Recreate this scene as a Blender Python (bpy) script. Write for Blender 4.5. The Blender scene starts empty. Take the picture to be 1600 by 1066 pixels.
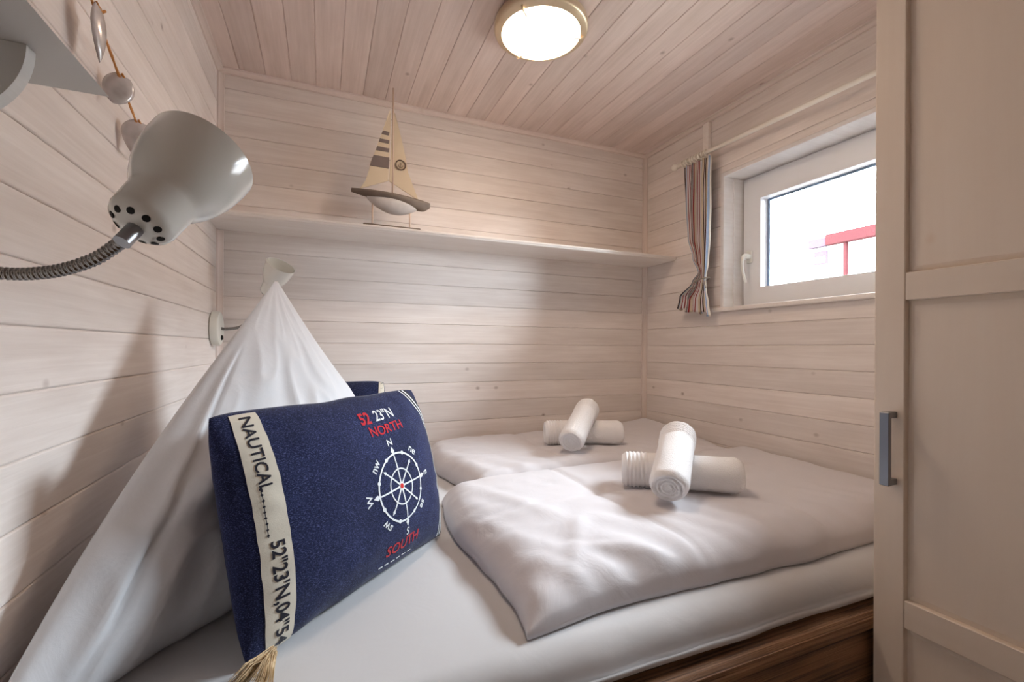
import bpy, bmesh, math, random
from mathutils import Vector, Matrix, noise
random.seed(7)
PI = math.pi
sc = bpy.context.scene
COL = sc.collection

# ------------------------------------------------------------------ camera
XR, ZC = 2.0946, 2.2545            # right wall plane, ceiling plane (left wall x=0, back wall y=0)
CAM = Vector((0.39, -2.111, 1.15))
yaw, roll = math.radians(22.61), math.radians(0.30)
cam_d = bpy.data.cameras.new('camera'); cam = bpy.data.objects.new('camera', cam_d); COL.objects.link(cam)
r0 = Vector((math.cos(yaw), -math.sin(yaw), 0)); u0 = Vector((0, 0, 1)); fw = Vector((math.sin(yaw), math.cos(yaw), 0))
rr = math.cos(roll)*r0 + math.sin(roll)*u0; uu = -math.sin(roll)*r0 + math.cos(roll)*u0
cam.matrix_world = Matrix(((rr.x, uu.x, -fw.x, CAM.x), (rr.y, uu.y, -fw.y, CAM.y), (rr.z, uu.z, -fw.z, CAM.z), (0, 0, 0, 1)))
cam_d.sensor_fit = 'HORIZONTAL'; cam_d.sensor_width = 36.0
cam_d.lens = 36.0*708.5/1600.0
cam_d.shift_y = 10.7/1600.0
cam_d.clip_start = 0.02
sc.camera = cam

# ------------------------------------------------------------------ world and light
W = bpy.data.worlds.new('overcast_sky'); sc.world = W; W.use_nodes = True
bg = W.node_tree.nodes['Background']
bg.inputs['Color'].default_value = (0.80, 0.91, 1.0, 1)
bg.inputs['Strength'].default_value = 68.0
LAMP_STRENGTH = 30.0
def portal(name, loc, rot, sx, sy):
    l = bpy.data.lights.new(name, 'AREA'); l.shape = 'RECTANGLE'; l.size = sx; l.size_y = sy
    l.cycles.is_portal = True
    o = bpy.data.objects.new(name, l); COL.objects.link(o); o.location = loc; o.rotation_euler = rot
portal('window_portal', (XR+0.20, -1.01, 1.63), (0, PI/2, 0), 0.42, 0.75)
sc.view_settings.view_transform = 'Standard'; sc.view_settings.look = 'None'
sc.view_settings.gamma = 1.0; sc.view_settings.exposure = 0.18; sc.view_settings.use_curve_mapping = False
sc.cycles.use_denoising = True
sc.cycles.use_adaptive_sampling = True; sc.cycles.adaptive_threshold = 0.02
sc.cycles.max_bounces = 8; sc.cycles.diffuse_bounces = 5
sc.cycles.sample_clamp_indirect = 8.0

# ------------------------------------------------------------------ helpers
def lin(r, g, b):
    f = lambda c: (c/255/12.92) if c/255 <= 0.04045 else ((c/255+0.055)/1.055)**2.4
    return (f(r), f(g), f(b), 1)
def tag(o, label=None, cat=None, group=None, kind=None):
    if label: o['label'] = label
    if cat: o['category'] = cat
    if group: o['group'] = group
    if kind: o['kind'] = kind
    return o
def empty(name, loc=(0, 0, 0), label=None, cat=None, group=None, kind=None):
    o = bpy.data.objects.new(name, None); COL.objects.link(o); o.location = loc; o.empty_display_size = 0.05
    return tag(o, label, cat, group, kind)
def link(name, me, mat=None, parent=None, M=None):
    """me in world coordinates (or local to M); parent keeps world placement."""
    o = bpy.data.objects.new(name, me); COL.objects.link(o)
    if mat is not None and not me.materials: me.materials.append(mat)
    Mw = M if M is not None else Matrix.Identity(4)
    if parent is not None:
        o.parent = parent
        o.matrix_parent_inverse = Matrix.Identity(4)
        o.matrix_basis = world_of(parent).inverted() @ Mw
    else:
        o.matrix_basis = Mw
    return o
def world_of(o):
    m = o.matrix_basis.copy()
    p = o.parent
    while p is not None:
        m = p.matrix_basis @ m; p = p.parent
    return m
def mesh_from(bm, name='mesh', smooth=None):
    bmesh.ops.recalc_face_normals(bm, faces=bm.faces)
    me = bpy.data.meshes.new(name); bm.to_mesh(me); bm.free()
    if smooth is not None:
        for p in me.polygons: p.use_smooth = True
        if smooth < 179: me.set_sharp_from_angle(angle=math.radians(smooth))
    return me
def pyd(verts, faces, name='mesh', smooth=True, recalc=True):
    bm = bmesh.new()
    vs = [bm.verts.new(v) for v in verts]
    for f in faces:
        try: bm.faces.new([vs[i] for i in f])
        except ValueError: pass
    if recalc: bmesh.ops.recalc_face_normals(bm, faces=bm.faces)
    me = bpy.data.meshes.new(name); bm.to_mesh(me); bm.free()
    if smooth:
        for p in me.polygons: p.use_smooth = True
    return me
def add_box(bm, x0, x1, y0, y1, z0, z1, bev=0.0, seg=2):
    r = bmesh.ops.create_cube(bm, size=1.0)
    vs = r['verts']
    for v in vs:
        v.co = Vector(((x0+x1)/2 + v.co.x*(x1-x0), (y0+y1)/2 + v.co.y*(y1-y0), (z0+z1)/2 + v.co.z*(z1-z0)))
    if bev > 0:
        es = list({e for v in vs for e in v.link_edges})
        bmesh.ops.bevel(bm, geom=es, offset=bev, segments=seg, affect='EDGES', profile=0.5)
def box(name, x0, x1, y0, y1, z0, z1, mat, parent=None, bev=0.0, seg=2):
    bm = bmesh.new(); add_box(bm, x0, x1, y0, y1, z0, z1, bev, seg)
    return link(name, mesh_from(bm, name, 35 if bev else None), mat, parent)
def ortho(d):
    d = Vector(d).normalized()
    a = Vector((0, 0, 1)) if abs(d.z) < 0.9 else Vector((1, 0, 0))
    u = d.cross(a).normalized(); v = d.cross(u).normalized()
    return d, u, v
def tube_mesh(pts, rad, n=12, caps=True, name='tube'):
    """sweep; rad float or list"""
    P = [Vector(p) for p in pts]; V = []; F = []
    u = None
    for i, p in enumerate(P):
        t = (P[min(i+1, len(P)-1)] - P[max(i-1, 0)]).normalized()
        if u is None: _, u, v = ortho(t)
        u = (u - t*u.dot(t)).normalized(); v = t.cross(u)
        r = rad[i] if isinstance(rad, (list, tuple)) else rad
        for k in range(n):
            a = 2*PI*k/n
            V.append(p + (u*math.cos(a) + v*math.sin(a))*r)
    for i in range(len(P)-1):
        for k in range(n):
            F.append((i*n+k, i*n+(k+1) % n, (i+1)*n+(k+1) % n, (i+1)*n+k))
    if caps:
        F.append(tuple(range(n))[::-1]); F.append(tuple((len(P)-1)*n+k for k in range(n)))
    return pyd(V, F, name)
def lathe_mesh(org, axis, prof, n=40, name='lathe', sharp=40, closed=False):
    """prof = [(t, r)] along axis from org"""
    d, u, v = ortho(axis); org = Vector(org)
    bm = bmesh.new(); rings = []
    for t, r in prof:
        if r < 1e-6: rings.append([bm.verts.new(org + d*t)])
        else: rings.append([bm.verts.new(org + d*t + (u*math.cos(2*PI*k/n) + v*math.sin(2*PI*k/n))*r) for k in range(n)])
    pairs = list(zip(rings[:-1], rings[1:]))
    if closed: pairs.append((rings[-1], rings[0]))
    for A, B in pairs:
        for k in range(n):
            a0, a1 = A[k % len(A)], A[(k+1) % len(A)]; b0, b1 = B[k % len(B)], B[(k+1) % len(B)]
            q = []
            for w in (a0, a1, b1, b0):
                if w not in q: q.append(w)
            if len(q) > 2:
                try: bm.faces.new(q)
                except ValueError: pass
    return mesh_from(bm, name, sharp)
def bez(pts, n=12):
    """Catmull-Rom through points"""
    P = [Vector(p) for p in pts]; P = [2*P[0]-P[1]] + P + [2*P[-1]-P[-2]]; out = []
    for i in range(1, len(P)-2):
        for k in range(n):
            t = k/n; a, b, c, d = P[i-1:i+3]
            out.append(0.5*((2*b) + (c-a)*t + (2*a-5*b+4*c-d)*t*t + (3*b-a-3*c+d)*t**3))
    out.append(P[-2]); return out
def nz(x, y, z=0.0): return noise.noise(Vector((x, y, z)))
def sstep(a, b, x):
    t = max(0, min(1, (x-a)/(b-a))); return t*t*(3-2*t)

# ------------------------------------------------------------------ materials
def new_mat(name):
    m = bpy.data.materials.new(name); m.use_nodes = True
    nt = m.node_tree; b = nt.nodes['Principled BSDF']
    return m, nt, b
def N(nt, t, **kw):
    n = nt.nodes.new(t)
    for k, v in kw.items(): setattr(n, k, v)
    return n
def ramp(nt, stops, interp='LINEAR'):
    r = N(nt, 'ShaderNodeValToRGB'); r.color_ramp.interpolation = interp
    e = r.color_ramp.elements
    e[0].position, e[0].color = stops[0]; e[1].position, e[1].color = stops[1]
    for p, c in stops[2:]:
        x = e.new(p); x.color = c
    return r
def plain(name, col, rough=0.5, metal=0.0, spec=0.5, bump=0.0, bscale=200.0, var=0.0, vscale=8.0, coat=0.0):
    m, nt, b = new_mat(name)
    b.inputs['Base Color'].default_value = col; b.inputs['Roughness'].default_value = rough
    b.inputs['Metallic'].default_value = metal; b.inputs['Specular IOR Level'].default_value = spec
    b.inputs['Coat Weight'].default_value = coat
    tc = N(nt, 'ShaderNodeTexCoord')
    if var > 0:
        n = N(nt, 'ShaderNodeTexNoise'); n.inputs['Scale'].default_value = vscale; n.inputs['Detail'].default_value = 4
        nt.links.new(tc.outputs['Object'], n.inputs['Vector'])
        d = tuple(c*(1-var) for c in col[:3])+(1,)
        r = ramp(nt, [(0.3, d), (0.7, col)])
        nt.links.new(n.outputs['Fac'], r.inputs['Fac']); nt.links.new(r.outputs['Color'], b.inputs['Base Color'])
    if bump > 0:
        n = N(nt, 'ShaderNodeTexNoise'); n.inputs['Scale'].default_value = bscale; n.inputs['Detail'].default_value = 3
        nt.links.new(tc.outputs['Object'], n.inputs['Vector'])
        bp = N(nt, 'ShaderNodeBump'); bp.inputs['Strength'].default_value = bump; bp.inputs['Distance'].default_value = 0.004
        nt.links.new(n.outputs['Fac'], bp.inputs['Height']); nt.links.new(bp.outputs['Normal'], b.inputs['Normal'])
    return m
def wood(name, base, dark, knot, rough=0.6, grain=(1.6, 42, 42), knots=1.0, contrast=0.5, bump=0.15, per_board=0.14):
    """boards run along local X; Object Info random shifts the pattern from board to board"""
    m, nt, b = new_mat(name); L = nt.links.new
    tc = N(nt, 'ShaderNodeTexCoord'); oi = N(nt, 'ShaderNodeObjectInfo')
    mul = N(nt, 'ShaderNodeVectorMath', operation='SCALE'); cmb = N(nt, 'ShaderNodeCombineXYZ')
    L(oi.outputs['Random'], cmb.inputs[0]); L(oi.outputs['Random'], cmb.inputs[1]); L(oi.outputs['Random'], cmb.inputs[2])
    L(cmb.outputs[0], mul.inputs[0]); mul.inputs['Scale'].default_value = 37.0
    add = N(nt, 'ShaderNodeVectorMath', operation='ADD'); L(tc.outputs['Object'], add.inputs[0]); L(mul.outputs[0], add.inputs[1])
    # fine grain
    mp = N(nt, 'ShaderNodeMapping'); mp.inputs['Scale'].default_value = grain; L(add.outputs[0], mp.inputs['Vector'])
    n1 = N(nt, 'ShaderNodeTexNoise'); n1.inputs['Scale'].default_value = 2.0; n1.inputs['Detail'].default_value = 6; n1.inputs['Roughness'].default_value = 0.62
    n1.inputs['Distortion'].default_value = 0.5; L(mp.outputs[0], n1.inputs['Vector'])
    # broad patches where the whitewash is thinner
    mp2 = N(nt, 'ShaderNodeMapping'); mp2.inputs['Scale'].default_value = (2.2, 9, 9); L(add.outputs[0], mp2.inputs['Vector'])
    n2 = N(nt, 'ShaderNodeTexNoise'); n2.inputs['Scale'].default_value = 1.5; n2.inputs['Detail'].default_value = 3; L(mp2.outputs[0], n2.inputs['Vector'])
    mix = N(nt, 'ShaderNodeMath', operation='MULTIPLY_ADD'); L(n1.outputs['Fac'], mix.inputs[0]); mix.inputs[1].default_value = 0.5
    mm = N(nt, 'ShaderNodeMath', operation='MULTIPLY'); L(n2.outputs['Fac'], mm.inputs[0]); mm.inputs[1].default_value = 0.5; L(mm.outputs[0], mix.inputs[2])
    rp = ramp(nt, [(0.5-0.25/max(contrast, .01)*0.5, dark), (0.5+0.25/max(contrast, .01)*0.3, base)]); L(mix.outputs[0], rp.inputs['Fac'])
    # knots
    mp3 = N(nt, 'ShaderNodeMapping'); mp3.inputs['Scale'].default_value = (5.0, 6.5, 0.01); L(add.outputs[0], mp3.inputs['Vector'])
    vo = N(nt, 'ShaderNodeTexVoronoi'); vo.inputs['Scale'].default_value = 1.0; vo.inputs['Randomness'].default_value = 1.0; L(mp3.outputs[0], vo.inputs['Vector'])
    kr = ramp(nt, [(0.0, (1, 1, 1, 1)), (0.075, (0, 0, 0, 1)), (0.030, (0.55, 0.55, 0.55, 1))]); L(vo.outputs['Distance'], kr.inputs['Fac'])
    km = N(nt, 'ShaderNodeMath', operation='MULTIPLY'); L(kr.outputs['Color'], km.inputs[0]); km.inputs[1].default_value = 0.6*knots
    mk = N(nt, 'ShaderNodeMixRGB'); L(km.outputs[0], mk.inputs['Fac']); L(rp.outputs['Color'], mk.inputs['Color1']); mk.inputs['Color2'].default_value = knot
    # board to board
    hv = N(nt, 'ShaderNodeHueSaturation'); L(mk.outputs[0], hv.inputs['Color'])
    mr = N(nt, 'ShaderNodeMapRange'); mr.inputs['To Min'].default_value = 1-per_board*0.5; mr.inputs['To Max'].default_value = 1+per_board*0.5
    L(oi.outputs['Random'], mr.inputs['Value']); L(mr.outputs[0], hv.inputs['Value'])
    L(hv.outputs[0], b.inputs['Base Color'])
    b.inputs['Roughness'].default_value = rough
    bp = N(nt, 'ShaderNodeBump'); bp.inputs['Strength'].default_value = bump; bp.inputs['Distance'].default_value = 0.003
    L(n1.outputs['Fac'], bp.inputs['Height']); L(bp.outputs['Normal'], b.inputs['Normal'])
    return m
def cloth(name, col, weave=900.0, bump=0.08, rough=0.85, sheen=0.15, fold=0.0):
    m, nt, b = new_mat(name); L = nt.links.new
    tc = N(nt, 'ShaderNodeTexCoord')
    b.inputs['Base Color'].default_value = col; b.inputs['Roughness'].default_value = rough
    b.inputs['Sheen Weight'].default_value = sheen; b.inputs['Specular IOR Level'].default_value = 0.25
    n = N(nt, 'ShaderNodeTexNoise'); n.inputs['Scale'].default_value = weave; n.inputs['Detail'].default_value = 2
    L(tc.outputs['Object'], n.inputs['Vector'])
    bp = N(nt, 'ShaderNodeBump'); bp.inputs['Strength'].default_value = bump; bp.inputs['Distance'].default_value = 0.001
    L(n.outputs['Fac'], bp.inputs['Height'])
    if fold > 0:
        n2 = N(nt, 'ShaderNodeTexNoise'); n2.inputs['Scale'].default_value = 14; n2.inputs['Detail'].default_value = 5; n2.inputs['Distortion'].default_value = 0.8
        L(tc.outputs['Object'], n2.inputs['Vector'])
        b2 = N(nt, 'ShaderNodeBump'); b2.inputs['Strength'].default_value = fold; b2.inputs['Distance'].default_value = 0.02
        L(n2.outputs['Fac'], b2.inputs['Height']); L(bp.outputs['Normal'], b2.inputs['Normal']); L(b2.outputs['Normal'], b.inputs['Normal'])
    else:
        L(bp.outputs['Normal'], b.inputs['Normal'])
    return m

M = {}
M['wall'] = wood('whitewashed_boards', lin(236, 227, 221), lin(212, 199, 191), lin(136, 112, 98), contrast=0.5, knots=1.5)
M['ceil'] = wood('whitewashed_ceiling_boards', lin(230, 212, 204), lin(203, 182, 172), lin(136, 106, 92), contrast=0.5, knots=1.5)
M['trim'] = wood('whitewashed_trim', lin(234, 220, 212), lin(212, 196, 187), lin(128, 100, 86), knots=0.3, contrast=0.45)
M['shelf'] = wood('white_glazed_shelf_wood', lin(246, 240, 235), lin(228, 217, 208), lin(160, 136, 122), knots=0.5, contrast=0.4)
M['wardrobe'] = wood('glazed_pine_wardrobe', lin(240, 226, 210), lin(232, 215, 197), lin(214, 172, 132), grain=(0.7, 14, 14), knots=0.5, contrast=0.35, bump=0.03, rough=0.45, per_board=0.03)
M['rustic'] = wood('rustic_brown_wood', lin(158, 118, 84), lin(58, 38, 25), lin(34, 22, 15), grain=(0.7, 130, 130), knots=0.5, contrast=1.2, bump=0.8, rough=0.6)
M['floor'] = wood('floor_wood', lin(150, 122, 96), lin(110, 84, 62), lin(70, 50, 36))
M['plaster'] = plain('rear_panel', lin(240, 230, 222), 0.7)
M['lining'] = wood('white_lining_wood', lin(236, 232, 230), lin(216, 208, 204), lin(150, 130, 120), knots=0.3, contrast=0.4)
M['pvc'] = plain('white_window_plastic', lin(238, 238, 240), 0.35)
M['gasket'] = plain('grey_gasket', lin(120, 140, 166), 0.5)
M['white_plastic'] = plain('white_enamel', lin(234, 234, 228), 0.16, spec=0.6, coat=0.3)
M['lamp_plate'] = plain('white_lamp_plate', lin(222, 220, 210), 0.4)
M['steel'] = plain('brushed_steel', lin(150, 152, 156), 0.34, metal=1.0)
M['chrome'] = plain('gooseneck_chrome', lin(150, 148, 146), 0.22, metal=1.0)
M['black'] = plain('black_hole', lin(18, 16, 14), 0.8)
M['greyshelf'] = plain('grey_white_shelf_paint', lin(214, 214, 212), 0.5)
M['brass'] = plain('matt_brass', lin(214, 196, 168), 0.42, metal=0.7)
M['sheet'] = cloth('white_fitted_sheet', lin(206, 205, 206), fold=0.06)
M['duvet'] = cloth('white_duvet_cotton', lin(218, 214, 217), fold=0.12, sheen=0.25, rough=0.7)
M['pillow'] = cloth('white_pillow_cotton', lin(208, 208, 211), fold=0.10, sheen=0.25, rough=0.7)
M['rod'] = plain('cream_white_rod', lin(246, 241, 230), 0.35)
M['tie'] = plain('grey_tie_cord', lin(150, 140, 128), 0.8)
M['rope'] = plain('jute_rope', lin(192, 130, 66), 0.9, bump=0.6, bscale=300)
M['rods'] = plain('pale_dowel', lin(214, 190, 172), 0.6)
M['hullbrown'] = plain('brown_grey_painted_wood', lin(120, 106, 94), 0.6, var=0.2, vscale=30)
M['hullwhite'] = plain('white_painted_hull', lin(212, 208, 206), 0.6, var=0.12, vscale=40)
M['sail'] = cloth('tan_linen_sail', lin(208, 190, 164), weave=700, bump=0.2)
M['sailstripe'] = cloth('dark_grey_brown_stripe', lin(112, 98, 92), weave=700, bump=0.2)
M['ink'] = plain('dark_ink', lin(92, 74, 60), 0.9)
M['strip'] = cloth('natural_woven_strip', lin(216, 208, 192), weave=500, bump=0.3)
M['strip_ink'] = cloth('navy_black_thread', lin(34, 32, 44), weave=500, bump=0.2)
M['band_black'] = cloth('black_band', lin(20, 19, 22), weave=500)
M['white_thread'] = cloth('white_print', lin(226, 230, 232), weave=600, bump=0.2)
M['red_thread'] = cloth('red_print', lin(184, 30, 44), weave=600, bump=0.2)
M['red_dot'] = cloth('red_orange_dot', lin(200, 40, 36), weave=600)
M['tassel'] = plain('dry_straw', lin(214, 190, 154), 0.9)
M['house_white'] = plain('white_render', lin(244, 240, 240), 0.8, spec=0.0)
M['house_red'] = plain('red_painted_board', lin(42, 21, 22), 0.9, spec=0.0)
M['house_grey'] = plain('grey_board', lin(46, 38, 44), 0.9, spec=0.0)
M['grass'] = plain('outdoor_ground', lin(150, 146, 138), 0.9)

def denim():
    m, nt, b = new_mat('dark_blue_denim'); L = nt.links.new
    tc = N(nt, 'ShaderNodeTexCoord')
    mp = N(nt, 'ShaderNodeMapping'); mp.inputs['Rotation'].default_value = (0, 0, 0.6); mp.inputs['Scale'].default_value = (300, 1100, 600)
    L(tc.outputs['Object'], mp.inputs['Vector'])
    n = N(nt, 'ShaderNodeTexNoise'); n.inputs['Scale'].default_value = 1.0; n.inputs['Detail'].default_value = 3; L(mp.outputs[0], n.inputs['Vector'])
    n2 = N(nt, 'ShaderNodeTexNoise'); n2.inputs['Scale'].default_value = 10; n2.inputs['Detail'].default_value = 3; L(tc.outputs['Object'], n2.inputs['Vector'])
    r = ramp(nt, [(0.38, lin(18, 22, 48)), (0.56, lin(33, 40, 78)), (0.70, lin(86, 94, 136))]); L(n.outputs['Fac'], r.inputs['Fac'])
    hv = N(nt, 'ShaderNodeHueSaturation'); L(r.outputs['Color'], hv.inputs['Color'])
    mr = N(nt, 'ShaderNodeMapRange'); mr.inputs['From Min'].default_value = 0.3; mr.inputs['From Max'].default_value = 0.7
    mr.inputs['To Min'].default_value = 0.8; mr.inputs['To Max'].default_value = 1.15; L(n2.outputs['Fac'], mr.inputs['Value']); L(mr.outputs[0], hv.inputs['Value'])
    L(hv.outputs[0], b.inputs['Base Color']); b.inputs['Roughness'].default_value = 0.9; b.inputs['Specular IOR Level'].default_value = 0.15
    b.inputs['Sheen Weight'].default_value = 0.1
    bp = N(nt, 'ShaderNodeBump'); bp.inputs['Strength'].default_value = 0.25; bp.inputs['Distance'].default_value = 0.001
    L(n.outputs['Fac'], bp.inputs['Height']); L(bp.outputs['Normal'], b.inputs['Normal'])
    return m
M['denim'] = denim()
def terry():
    m, nt, b = new_mat('white_terry_towelling'); L = nt.links.new
    tc = N(nt, 'ShaderNodeTexCoord'); b.inputs['Base Color'].default_value = lin(249, 247, 247)
    b.inputs['Roughness'].default_value = 0.95; b.inputs['Sheen Weight'].default_value = 0.35; b.inputs['Specular IOR Level'].default_value = 0.1
    v = N(nt, 'ShaderNodeTexVoronoi'); v.inputs['Scale'].default_value = 330; L(tc.outputs['Object'], v.inputs['Vector'])
    bp = N(nt, 'ShaderNodeBump'); bp.inputs['Strength'].default_value = 0.6; bp.inputs['Distance'].default_value = 0.002
    L(v.outputs['Distance'], bp.inputs['Height']); L(bp.outputs['Normal'], b.inputs['Normal'])
    return m
M['terry'] = terry()
def pearl():
    m, nt, b = new_mat('mother_of_pearl'); L = nt.links.new
    b.inputs['Base Color'].default_value = lin(196, 182, 172); b.inputs['Roughness'].default_value = 0.25; b.inputs['Metallic'].default_value = 0.15
    b.inputs['Coat Weight'].default_value = 0.5
    tc = N(nt, 'ShaderNodeTexCoord'); n = N(nt, 'ShaderNodeTexNoise'); n.inputs['Scale'].default_value = 30; L(tc.outputs['Object'], n.inputs['Vector'])
    r = ramp(nt, [(0.3, lin(172, 164, 158)), (0.7, lin(214, 206, 204))]); L(n.outputs['Fac'], r.inputs['Fac']); L(r.outputs['Color'], b.inputs['Base Color'])
    return m
M['pearl'] = pearl()
def glass():
    m, nt, b = new_mat('window_glass'); L = nt.links.new
    nt.nodes.remove(b); out = nt.nodes['Material Output']
    t = N(nt, 'ShaderNodeBsdfTransparent'); g = N(nt, 'ShaderNodeBsdfGlossy'); g.inputs['Roughness'].default_value = 0.02
    f = N(nt, 'ShaderNodeFresnel'); f.inputs['IOR'].default_value = 1.45
    mx = N(nt, 'ShaderNodeMixShader'); L(f.outputs[0], mx.inputs['Fac']); L(t.outputs[0], mx.inputs[1]); L(g.outputs[0], mx.inputs[2]); L(mx.outputs[0], out.inputs['Surface'])
    return m
M['glass'] = glass()
def lit_glass():
    m, nt, b = new_mat('lit_opal_glass')
    b.inputs['Base Color'].default_value = (0.9, 0.85, 0.75, 1); b.inputs['Roughness'].default_value = 0.3
    b.inputs['Emission Color'].default_value = (1.0, 0.77, 0.58, 1); b.inputs['Emission Strength'].default_value = LAMP_STRENGTH
    return m
M['lit'] = lit_glass()
def curtain_mat():
    m, nt, b = new_mat('striped_curtain_cotton'); L = nt.links.new
    uv = N(nt, 'ShaderNodeUVMap'); uv.uv_map = 'fabric'; sx = N(nt, 'ShaderNodeSeparateXYZ'); L(uv.outputs[0], sx.inputs[0])
    be, br, re, wh, bl, cr_ = lin(206, 192, 170), lin(66, 46, 46), lin(140, 50, 50), lin(228, 222, 220), lin(150, 170, 198), lin(222, 214, 200)
    pal = [(0, br), (.02, wh), (.035, br), (.055, wh), (.07, br), (.09, wh), (.105, re), (.135, be), (.27, br), (.29, wh), (.305, br), (.325, be), (.40, bl), (.49, wh), (.53, re), (.55, wh), (.575, re), (.595, wh), (.62, re), (.64, wh), (.665, re), (.685, wh), (.71, re), (.73, wh), (.77, bl), (.86, cr_)]
    mu = N(nt, 'ShaderNodeMath', operation='MULTIPLY'); mu.inputs[1].default_value = 2.9; L(sx.outputs[0], mu.inputs[0])
    fr = N(nt, 'ShaderNodeMath', operation='FRACT'); L(mu.outputs[0], fr.inputs[0])
    r = ramp(nt, pal, 'CONSTANT'); L(fr.outputs[0], r.inputs['Fac']); L(r.outputs['Color'], b.inputs['Base Color'])
    b.inputs['Roughness'].default_value = 0.9; b.inputs['Specular IOR Level'].default_value = 0.15
    return m
M['curtain'] = curtain_mat()

# ------------------------------------------------------------------ the room
YB = -3.15                                   # rear wall (behind the camera)
def struct(o, label, cat): return tag(o, label, cat, kind='structure')
fl = box('floor', -0.1, XR+0.2, YB-0.1, 0.1, -0.08, 0.0, M['floor']); struct(fl, 'wooden floor under the bed', 'floor')
G = 0.004                                    # depth of the joints between boards
wb = box('wall_back', -0.1, XR+0.2, G, 0.12, 0.0, ZC+0.1, M['wall']); struct(wb, 'whitewashed board wall behind the bed with the long shelf', 'wall')
wl = box('wall_left', -0.12, -G, YB, 0.12, 0.0, ZC+0.1, M['wall']); struct(wl, 'whitewashed board wall at the pillow end with two reading lamps', 'wall')
ce = box('ceiling', -0.1, XR+0.2, YB-0.1, 0.1, ZC+G, ZC+0.12, M['ceil']); struct(ce, 'whitewashed board ceiling with the round lamp', 'ceiling')
WY0, WY1, WZ0, WZ1 = -0.538, -1.488, 1.322, 1.963      # opening in the right wall
bm = bmesh.new()
xa, xb = XR+G, XR+0.24
add_box(bm, xa, xb, WY0, 0.12, 0, ZC+0.1); add_box(bm, xa, xb, YB, WY1, 0, ZC+0.1)
add_box(bm, xa, xb, WY1, WY0, 0, WZ0); add_box(bm, xa, xb, WY1, WY0, WZ1, ZC+0.1)
wr = link('wall_right', mesh_from(bm), M['wall']); struct(wr, 'whitewashed board wall with the window', 'wall')
wre = box('wall_front', -0.1, XR+0.2, YB-0.1, YB, 0, ZC+0.1, M['plaster']); struct(wre, 'pale wall behind the camera facing the bed', 'wall')

BW = 0.0922
def board_mesh(L, w, t=0.014, c=0.0024, gap=0.0006):
    sec = [(gap, -t), (w-gap, -t), (w-gap, -c), (w-gap-c*0.5, -c*0.3), (w-gap-c*1.2, 0), (gap+c*1.2, 0), (gap+c*0.5, -c*0.3), (gap, -c)]
    n = len(sec)
    V = [(0, y, z) for y, z in sec]+[(L, y, z) for y, z in sec]
    F = [(i, (i+1) % n, n+(i+1) % n, n+i) for i in range(n)]+[tuple(range(n))[::-1], tuple(range(n, 2*n))]
    return pyd(V, F, 'board', smooth=False)
BM = {}
def board(parent, mat, org, ex, ey, L, w, tone=None):
    key = (round(L, 3), round(w, 4), mat)
    if key not in BM: BM[key] = board_mesh(L, w)
    ex, ey = Vector(ex), Vector(ey); ez = ex.cross(ey); o = Vector(org)
    mat4 = Matrix(((ex.x, ey.x, ez.x, o.x), (ex.y, ey.y, ez.y, o.y), (ex.z, ey.z, ez.z, o.z), (0, 0, 0, 1)))
    return link('board', BM[key], M[mat], parent, mat4)
# back wall
zs = []; z = 1.535-17*BW
z = 1.535 - math.floor((1.535-0.25)/BW)*BW
while z < ZC-0.001:
    zs.append(z); z += BW
for z in zs:
    w = min(BW, ZC-z)
    if w > 0.012: board(wb, 'wall', (0.0, 0, z), (1, 0, 0), (0, 0, 1), XR, w)
# left wall
BL_ = 0.0938; z = 1.271-11*BL_
while z < ZC-0.001:
    w = min(BL_, ZC-z)
    if w > 0.012: board(wl, 'wall', (0, YB, z), (0, 1, 0), (0, 0, 1), -YB, w)
    z += BL_
# right wall: boards cut around the window
for z in zs:
    z1 = min(z+BW, ZC)
    if z1-z < 0.012: continue
    if z1 <= WZ0+1e-4 or z >= WZ1-1e-4:
        board(wr, 'wall', (XR, 0, z), (0, -1, 0), (0, 0, 1), -YB, z1-z)
    else:
        board(wr, 'wall', (XR, 0, z), (0, -1, 0), (0, 0, 1), -WY0, z1-z)
        if z < WZ0: board(wr, 'wall', (XR, WY0, z), (0, -1, 0), (0, 0, 1), WY0-WY1, WZ0-z)
        if z1 > WZ1: board(wr, 'wall', (XR, WY0, WZ1), (0, -1, 0), (0, 0, 1), WY0-WY1, z1-WZ1)
# ceiling
x = 0.076-0.0938
while x < XR-0.001:
    x0 = max(x, 0.0); w = min(x+0.0938, XR)-x0
    if w > 0.012: board(ce, 'ceil', (x0, YB, ZC), (0, 1, 0), (1, 0, 0), -YB, w)
    x += 0.0938
# trims: quarter round strips
def quarter(name, p0, p1, a, b, r, label):
    """strip from p0 to p1 in the inner corner opened by unit directions a, b"""
    a, b = Vector(a), Vector(b); p0, p1 = Vector(p0), Vector(p1)
    sec = [(0, 0), (r, 0), (r, r*0.28)] + [(r*(1-0.9*math.sin(k*PI/12))*1.0+0.0, r*(0.28+0.62*(1-math.cos(k*PI/12)))) for k in range(1, 6)] + [(r*0.28, r), (0, r)]
    d = (p1-p0); L = d.length; ex = d.normalized()
    V = []
    for q in (0, L):
        for s, t in sec: V.append(Vector((q, s, t)))
    n = len(sec)
    F = [(i, (i+1) % n, n+(i+1) % n, n+i) for i in range(n)]+[tuple(range(n))[::-1], tuple(range(n, 2*n))]
    me = pyd(V, F, 'trim', smooth=False)
    mat4 = Matrix(((ex.x, a.x, b.x, p0.x), (ex.y, a.y, b.y, p0.y), (ex.z, a.z, b.z, p0.z), (0, 0, 0, 1)))
    o = link(name, me, M['trim'], None, mat4); struct(o, label, 'trim')
    return o
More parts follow.
